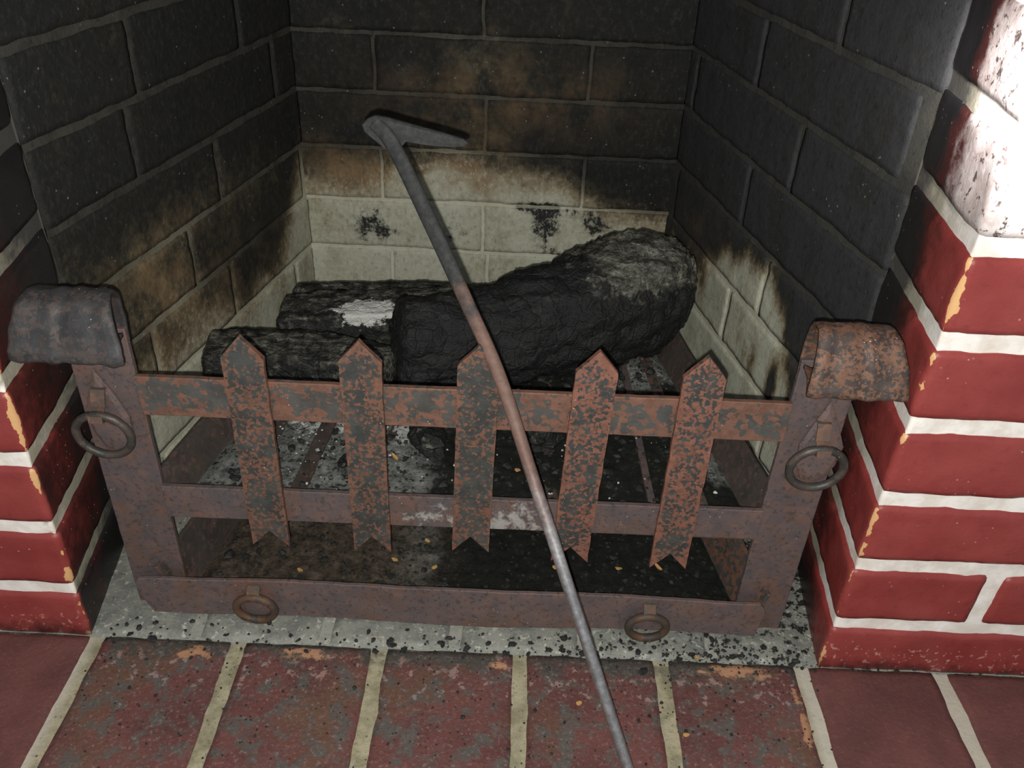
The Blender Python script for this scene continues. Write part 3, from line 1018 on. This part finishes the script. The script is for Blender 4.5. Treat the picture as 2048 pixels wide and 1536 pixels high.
# lower ash tray floor and grate plate: thin sheet with depth
def sheet(name, z, th, y0, y1, inset, mat):
    xa0 = .173 + inset; xb0 = .6475 - inset
    V = []; F = []
    n = 12; k_ = 12
    for s2 in (0, 1):
        for j in range(n + 1):
            y = y0 + (y1 - y0) * j / n
            for i in range(k_ + 1):
                a = xa0 + .18 * (y - .03); b = xb0 - .18 * (y - .03)
                x = a + (b - a) * i / k_
                V.append(Vector((x, y, z - th * s2 + .0008 * fbm(x * 12, y * 12, z * 9))))
    w = k_ + 1; o = (n + 1) * w
    for j in range(n):
        for i in range(k_):
            a = j * w + i
            F.append((a, a + 1, a + w + 1, a + w)); F.append((o + a, o + a + w, o + a + w + 1, o + a + 1))
    for i in range(k_):
        F.append((i, o + i, o + i + 1, i + 1)); a = n * w + i
        F.append((a, a + 1, o + a + 1, o + a))
    for j in range(n):
        a = j * w
        F.append((a, a + w, o + a + w, o + a)); a = j * w + k_
        F.append((a, o + a, o + a + w, a + w))
    part(V, F, name, mat, bk)
sheet('grate_plate', .1015, .003, .0365, .38, .013, M['plate'])
sheet('ash_tray', .0095, .002, .0275, .37, .006, M['plate'])
# grate bars, flat irons fanning back over the plate
for x0_, x1_, w_, mt in ((.232, .262, .010, 'plate'), (.275, .300, .0125, 'plate'), (.335, .345, .010, 'plate'), (.405, .405, .010, 'plate'), (.475, .470, .010, 'plate'),
                     (.5535, .545, .0060, 'plum'), (.595, .560, .010, 'rail')):
    zb_ = .1062 if x0_ in (.275, .5535, .595) else .1035
    V, F = box_between((x0_, .037, zb_), (x1_, .372, zb_), w_, .006, seg=12, seed=x0_ * 9)
    part(V, F, 'grate_bar', M[mt], bk, bev=.0006)
V, F = box_between((.238, .382, .108), (.583, .382, .108), .004, .022, seg=12)
part(V, F, 'back_rail', M['plate'], bk, bev=.0006)
for x_ in (.246, .575):
    V, F = box_between((x_, .378, .0005), (x_, .378, .104), .012, .005, up=Vector((0, 1, 0)), seg=6)
    part(V, F, 'leg', M['plate'], bk, bev=.0006)

# ------------------------------------------------------------------ ash and debris
def bed(name, z0, y0, y1, xa, xb, taper, amp, att, label, zback=0.0):
    nx, ny = 170, 120
    V = []; F = []; A = {k: [] for k in ('black', 'brown', 'white')}
    for j in range(ny + 1):
        y = y0 + (y1 - y0) * j / ny
        for i in range(nx + 1):
            a = xa + taper * (y - .03); b = xb - taper * (y - .03)
            x = a + (b - a) * i / nx
            edge = min(1.0, min(x - a, b - x, y - y0 + .004, y1 - y + .002) / .012)
            h = amp * (.55 + .45 * fbm(x * 18, y * 18, z0 * 9)) + amp * .5 * abs(fbm(x * 85, y * 85, 5))
            V.append(Vector((x, y, z0 + max(.0002, h * edge) + zback * sstep(y, y0, y1) * edge)))
            c = att(x, y)
            A['black'].append(c[0]); A['brown'].append(c[1]); A['white'].append(c[2])
    w = nx + 1
    for j in range(ny):
        for i in range(nx):
            a = j * w + i
            F.append((a, a + 1, a + w + 1, a + w))
    # underside
    o = len(V)
    V += [Vector((v.x, v.y, z0)) for v in (V[0], V[nx], V[ny * w + nx], V[ny * w])]
    for k in ('black', 'brown', 'white'): A[k] += [0.0] * 4
    F.append((o, o + 3, o + 2, o + 1))
    ob = link(name, V, F, M['ash'], None, A)
    tag(ob, label, 'ash', kind='stuff')
    return ob
def att_up(x, y):
    bl = sstep(x, .33, .43)
    wh = .75 * blob(x, y, .275, .145, .05, .022) + .80 * blob(x, y, .355, .14, .025, .03) + .55 * blob(x, y, .545, .25, .04, .03) \
        + .40 * blob(x, y, .59, .24, .03, .05) + .42 * blob(x, y, .445, .12, .012, .03)
    bl = bl * (1 - .9 * blob(x, y, .555, .26, .05, .05)) * (1 - .8 * sstep(x, .59, .61) * sstep(y, .05, .12))
    return bl, .0, wh
def att_lo(x, y):
    return sstep(x, .34, .42), (1 - sstep(x, .33, .42)), .18 * blob(x, y, .26, .06, .03, .01)
bed('grate_ash', .1035, .039, .375, .186, .634, .18, .0050, att_up, 'layer of grey ash and black soot spread over the raised grate plate')
bed('tray_ash', .0098, .029, .36, .182, .638, .18, .0050, att_lo, 'brown and black cinder layer lying in the low ash tray')

def lump(c, r, seed, sub=1, sq=(1, 1, .7)):
    """small faceted crumb"""
    rnd = random.Random(seed)
    n1, n2 = 4 + sub, 5 + sub
    V = []; F = []
    rot = Matrix.Rotation(rnd.uniform(0, 6.28), 3, 'Z')
    V.append(Vector((0, 0, r)))
    for i in range(1, n1):
        for j in range(n2):
            a = math.pi * i / n1; b = 2 * math.pi * j / n2
            k = r * rnd.uniform(.7, 1.25)
            V.append(Vector((k * math.sin(a) * math.cos(b), k * math.sin(a) * math.sin(b), k * math.cos(a))))
    V.append(Vector((0, 0, -r)))
    for j in range(n2): F.append((0, 1 + j, 1 + (j + 1) % n2))
    for i in range(n1 - 2):
        for j in range(n2):
            a = 1 + i * n2 + j; b = 1 + i * n2 + (j + 1) % n2
            F.append((a, a + n2, b + n2, b))
    e = len(V) - 1; st = 1 + (n1 - 2) * n2
    for j in range(n2): F.append((e, st + (j + 1) % n2, st + j))
    V = [rot @ Vector((v.x * sq[0], v.y * sq[1], v.z * sq[2])) + Vector(c) for v in V]
    return V, F

rnd = random.Random(21)
mb = MB()
for k in range(520):         # crumbs over the ash-grey strip in front of the basket and under it
    x = rnd.uniform(.13, .68); y = rnd.choice((rnd.uniform(-.006, .016), rnd.uniform(-.004, .02), rnd.gauss(.001, .006)))
    if rnd.random() > .35 + .65 * sstep(x, .38, .6): continue
    r = abs(rnd.gauss(0, .0008)) + .0005
    if x < .14 or x > .67: y = max(y, -.004)
    mb.add(*lump((x, y, r * .55 + .0008), r, k, 0, (rnd.uniform(.8, 1.9), rnd.uniform(.8, 1.3), .7)))
for k in range(260):          # strays on the painted hearth
    x = rnd.uniform(.13, .69); y = -abs(rnd.gauss(0, .06))
    if y < -.30: continue
    r = abs(rnd.gauss(0, .0006)) + .0004
    mb.add(*lump((x, y, r * .5 + .0010), r, k + 900, 0))
for x, y, r in ((.152, .006, .0022), (.166, -.004, .0030), (.163, .012, .0018), (.352, .0015, .0032), (.392, .0045, .0022), (.430, .006, .002), (.449, .006, .0024), (.505, .0, .003), (.515, -.001, .0026)):
    mb.add(*lump((x, y, r * .6 + .001), r, int(x * 9999), 1, (1.5, 1, .6)))
o = mb.build('charcoal_crumbs', M['crumb'], smooth=False)
tag(o, 'scatter of tiny black charcoal crumbs on the hearth in front of the basket', 'charcoal', kind='stuff')
mb = MB()
for k in range(820):
    y = rnd.uniform(.042, .34); x = rnd.uniform(.20 + .18 * y, .62 - .18 * y)
    r = abs(rnd.gauss(0, .0013)) + .0008
    if x > .36 and rnd.random() < .25: r *= 1.6
    mb.add(*lump((x, y, .1105 + r * .3), r, k + 3000, 0, (rnd.uniform(.8, 1.6), 1, .7)))
o = mb.build('grate_cinders', M['crumb'], smooth=False)
tag(o, 'black cinders scattered over the ash on the raised grate', 'charcoal', kind='stuff')
mb = MB()
for k in range(330):
    y = rnd.uniform(.034, .13); x = rnd.uniform(.20, .62)
    r = abs(rnd.gauss(0, .0012)) + .0007
    mb.add(*lump((x, y, .0155 + r * .2), r, k + 6000, 0, (rnd.uniform(.8, 1.6), 1, .7)))
o = mb.build('tray_cinders', M['crumb'], smooth=False)
tag(o, 'black cinders lying in the low ash tray behind the front bar', 'charcoal', kind='stuff')
mb = MB()
for k in range(300):
    y = rnd.uniform(.042, .30); x = rnd.uniform(.20 + .18 * y, .62 - .18 * y)
    r = abs(rnd.gauss(0, .0006)) + .0003
    if rnd.random() < .5:
        x = rnd.gauss(.32, .05); y = rnd.gauss(.13, .03)
        if y < .045 or x < .22: continue
    mb.add(*lump((x, y, .1110 + r), r, k + 8000, 0))
o = mb.build('ash_flakes', M['whitecrumb'], smooth=False)
tag(o, 'tiny white ash flakes sprinkled over the cinders on the raised grate', 'ash', kind='stuff')

# charcoal lumps one could pick up
def lump_obj(c, r, seed, sq, label):
    rn = random.Random(seed)
    V, F = lump((0, 0, 0), r, seed, 4, sq)
    zmin = min(v.z for v in V)
    V = [v - Vector((0, 0, zmin)) for v in V]
    o = link('charcoal_lump', V, F, M['char'], None, dict(ashy=[.45 if v.z > r * .6 else .1 for v in V]), smooth=False)
    o.location = c
    tag(o, label, 'charcoal', 'charcoal lumps on the grate')
    return o
lump_obj((.469, .125, .1085), .0125, 5, (1.5, .9, .8), 'charcoal lump with a pale ashy top right of the middle picket')
lump_obj((.372, .118, .1085), .0150, 6, (1.7, 1.0, .7), 'largest dark charcoal lump between second and middle pickets')
lump_obj((.268, .150, .1085), .0100, 7, (1.0, .9, .9), 'rounded charcoal lump right of the leftmost picket')
lump_obj((.307, .092, .1085), .0060, 8, (1.4, .8, .6), 'small flat charcoal lump beside the second picket')

# orange wood chips
CH = [(.269, .061, 0, 'orange wood chip just behind the left end of the front bar'),
      (.372, .102, 0, 'brightest orange wood chip, below the lower rail between second and middle pickets'),
      (.346, .078, 0, 'small orange wood chip under the second picket'),
      (.381, .071, 0, 'pale curled wood chip just behind the front bar, left of the middle picket'),
      (.484, .077, 0, 'curled wood chip behind the front bar, left of the poker'),
      (.538, .079, 0, 'small wood chip behind the front bar, left of the rightmost picket'),
      (.573, .083, 0, 'long thin wood chip under the rightmost picket'),
      (.483, .150, 1, 'orange wood chip on the grate, right of the poker'),
      (.347, .100, 1, 'long orange splinter of wood on the grate behind the second picket gap'),
      (.447, .090, 1, 'tan wood chip on the grate left of the poker'),
      (.500, -.045, 2, 'orange wood chip on the red hearth right of the poker'),
      (.577, -.068, 2, 'orange wood chip on the red hearth furthest to the right'),
      (.596, .0015, 2, 'two-lobed orange wood chip on the grey strip by the right post foot')]
for k, (x, y, lv, lab) in enumerate(CH):
    z = (.0165, .1115, .0010)[lv]
    rn = random.Random(k * 5 + 1)
    ln = (.0036 if lv == 0 else .0030) * (1.7 if 'long' in lab else 1); wd = .0013 if 'long' in lab else .0016
    V = []; F = []
    n = 8
    for s2 in (0, 1):
        for i in range(n):
            a = 2 * math.pi * i / n
            V.append(Vector((ln * .8 * math.cos(a) * rn.uniform(.75, 1.2), wd * math.sin(a) * rn.uniform(.75, 1.2), .0011 * (1 - s2) + .0006 * math.cos(a) ** 2)))
    F = [tuple(range(n)), tuple(reversed(range(n, 2 * n)))] + [(i, n + i, n + (i + 1) % n, (i + 1) % n) for i in range(n)]
    o = link('wood_chip', V, F, M['chip'], None, smooth=False)
    o.location = (x, y, z); o.rotation_euler = (rn.uniform(-.2, .2), rn.uniform(-.2, .2), rn.uniform(-.9, .5))
    tag(o, lab, 'wood chip', 'orange wood chips in the fireplace')

# ------------------------------------------------------------------ logs
def log(name, axis, radii, label, seed, sect=None, ash_fn=None, rough=.003, n=110, m_=80, roll=0.0):
    """axis: list of 3D points; radii: list of (ry, rz); sect(theta) shapes the cross-section"""
    A = [Vector(a) for a in axis]
    K = len(A) - 1
    def cr(P, t):
        f = t * K; i = min(int(f), K - 1); u = f - i
        p0 = P[max(i - 1, 0)]; p1 = P[i]; p2 = P[i + 1]; p3 = P[min(i + 2, K)]
        return .5 * ((2 * p1) + (p2 - p0) * u + (2 * p0 - 5 * p1 + 4 * p2 - p3) * u * u + (3 * p1 - p0 - 3 * p2 + p3) * u ** 3)
    R = [Vector(r) for r in radii]
    base = Vector((sum(a.x for a in A) / len(A), sum(a.y for a in A) / len(A), .108))
    V = []; F = []; ash = []; wh = []
    ts = [i / n for i in range(n + 1)]
    rings = []
    capn = 8
    seq = [(0.0, k / capn) for k in range(1, capn)] + [(t, 1.0) for t in ts] + [(1.0, 1 - k / capn) for k in range(1, capn)]
    for t, f in seq:
        c = cr(A, t); d = (cr(A, min(1, t + .01)) - cr(A, max(0, t - .01))).normalized()
        s_ = d.cross(Vector((0, 0, 1))).normalized(); u_ = s_.cross(d).normalized()
        r = cr(R, t)
        edge = 1 - .10 * math.exp(-(min(t, 1 - t) / .012) ** 2)
        for j in range(m_):
            th = 2 * math.pi * j / m_ + roll
            k = sect(th) if sect else 1.0
            pos = c + (s_ * (math.cos(th) * r.x) + u_ * (math.sin(th) * r.y)) * k * f * edge
            nn = fbm(pos.x * 22 + seed, pos.y * 60, pos.z * 60, 4) * rough + abs(fbm(pos.x * 60, pos.y * 140 + seed, pos.z * 140, 3)) * rough * .8
            dirv = (pos - c)
            if f == 1.0 and dirv.length > 1e-6:
                pos = pos + dirv.normalized() * nn
            else:
                sg = -1 if t < .5 else 1
                pos = pos + d * sg * (abs(nn) * .8 + .004 * (1 - f * f))
            V.append(pos - base)
            up = dirv.normalized().z if dirv.length > 1e-6 else 0
            a, w = ash_fn(t, up, pos) if ash_fn else (.0, .0)
            if f < 1: a += .1
            ash.append(a); wh.append(w)
    N = len(seq)
    for i in range(N - 1):
        for j in range(m_):
            a = i * m_ + j; b = i * m_ + (j + 1) % m_
            F.append((a, b, b + m_, a + m_))
    F.append(tuple(reversed(range(m_)))); F.append(tuple(range((N - 1) * m_, N * m_)))
    o = link(name, V, F, M['char'], None, dict(ashy=ash, white=wh))
    o.location = base
    tag(o, label, 'log', 'charred logs in the fire basket')
    return o

def wedge(th):     # split log: flatter facets
    return 1.0 + .10 * math.cos(3 * th + .6) + .04 * math.cos(5 * th)
def boxy(th):
    c, s_ = abs(math.cos(th)), abs(math.sin(th))
    return min(1 / max(c, 1e-3), 1 / max(s_, 1e-3)) ** .80

log('firewood_log', [(.338, .205, .157), (.400, .225, .152), (.465, .255, .155), (.525, .285, .162), (.568, .308, .164), (.592, .318, .160)],
    [(.036, .037), (.038, .042), (.044, .049), (.050, .056), (.050, .058), (.042, .047)],
    'largest charred log, thick barky right end raised towards the right wall', 1.0, sect=lambda th: 1 + .30 * (boxy(th) - 1),
    ash_fn=lambda t, up, p: (.85 * sstep(up, .15, .75) * sstep(t, .40, .68) * (1 - .4 * sstep(t, .95, 1)) + .15 * sstep(up, .3, .9), 0), rough=.0050)
log('firewood_log', [(.168, .198, .131), (.22, .205, .1305), (.28, .200, .1305), (.33, .185, .130)],
    [(.024, .0215), (.025, .022), (.025, .0215), (.023, .021)],
    'front left charred log lying low behind the two left pickets', 2.0, sect=boxy,
    ash_fn=lambda t, up, p: (.40 + .25 * up, .10 + .25 * blob(t, 0, .8, 0, .12, 1)), rough=.0022)
log('firewood_log', [(.217, .272, .129), (.27, .278, .132), (.34, .287, .134), (.40, .300, .136)],
    [(.026, .0215), (.027, .022), (.027, .023), (.024, .022)],
    'middle charred log with a white ash patch beside the big log', 3.0, sect=boxy,
    ash_fn=lambda t, up, p: (.36 + .3 * max(up, 0), 1.05 * sstep(up, -.2, .7) * blob(p.x, p.y, .300, .262, .040, .035)), rough=.0025)
log('firewood_log', [(.212, .340, .121), (.27, .345, .122), (.35, .352, .122), (.43, .356, .122)],
    [(.016, .014), (.020, .016), (.020, .016), (.018, .015)],
    'rearmost thin charred log, mostly hidden behind the middle log', 4.0, sect=None,
    ash_fn=lambda t, up, p: (.55, .35 * blob(t, 0, .3, 0, .2, 1)), rough=.0022)

# ------------------------------------------------------------------ poker
pk = empty('fire_poker', (.536, -.115, .006))
tag(pk, 'long bent iron poker with a flat hooked tip leaning on the basket front', 'poker')
PB = Vector((.536, -.115, .006))
P0 = Vector((.5350, -.1150, .0062)); P1 = Vector((.4310, .0205, .2465)); 
d0 = (P1 - P0)
path = [P0, P0.lerp(P1, .25), P0.lerp(P1, .5), P0.lerp(P1, .75), P1, Vector((.4075, .0450, .2870)), Vector((.3830, .0700, .3280)), Vector((.3560, .0945, .3720)), Vector((.3430, .0990, .3850))]
rad = [(.0040, .0040), (.0040, .0040), (.0041, .0041), (.0042, .0042), (.0045, .0042), (.0049, .0038), (.0053, .0034), (.0052, .0030), (.0052, .0024)]
V = []; F = []; al = []
SEG = 10; mseg = 20
K = len(path) - 1
def crs(P, f):
    i = min(int(f), K - 1); u = f - i
    p0 = P[max(i - 1, 0)]; p1 = P[i]; p2 = P[i + 1]; p3 = P[min(i + 2, K)]
    return .5 * ((2 * p1) + (p2 - p0) * u + (2 * p0 - 5 * p1 + 4 * p2 - p3) * u * u + (3 * p1 - p0 - 3 * p2 + p3) * u ** 3)
N = K * SEG
RR = [Vector(r) for r in rad]
for i in range(N + 1):
    f = i / SEG
    c = crs(path, f); d = (crs(path, min(K, f + .02)) - crs(path, max(0, f - .02))).normalized()
    s_ = d.cross(Vector((0, 1, .2))).normalized(); u_ = s_.cross(d).normalized()
    r = crs(RR, f)
    for j in range(mseg):
        th = 2 * math.pi * j / mseg
        V.append(c + s_ * math.cos(th) * r.x + u_ * math.sin(th) * r.y - PB)
        al.append(i / N)
for i in range(N):
    for j in range(mseg):
        a = i * mseg + j; b = i * mseg + (j + 1) % mseg
        F.append((a, b, b + mseg, a + mseg))
F.append(tuple(reversed(range(mseg)))); F.append(tuple(range(N * mseg, (N + 1) * mseg)))
link('shaft', V, F, M['poker'], pk, dict(along=al))
# hooked tip: the shaft is beaten flat, folded at the top and drawn out to the right
out = [(.3600, .3690), (.3500, .3720), (.3455, .3760), (.3370, .3830), (.3358, .3875), (.3395, .3915), (.3440, .3935), (.3500, .3930), (.3700, .3880), (.3900, .3828), (.4000, .3798), (.4030, .3775),
       (.4010, .3752), (.3960, .3745), (.3820, .3752), (.3700, .3768), (.3640, .3780), (.3612, .3750)]
V = []; F = []
n = len(out)
cx, cz = .356, .3805
for yy, k in ((.0945, .96), (.0952, 1.0), (.0975, 1.0), (.0982, .96)):
    for x, z in out:
        xx = cx + (x - cx) * k; zz = cz + (z - cz) * k - .004
        V.append(Vector((xx, yy + .0035 + .10 * max(0, x - .36), zz)) - PB)
for q in range(3):
    for i in range(n):
        j = (i + 1) % n
        F.append((q * n + i, q * n + j, (q + 1) * n + j, (q + 1) * n + i))
F.append(tuple(reversed(range(n)))); F.append(tuple(range(3 * n, 4 * n)))
link('hook', V, F, M['poker'], pk, dict(along=[.97] * len(V)), smooth=False)
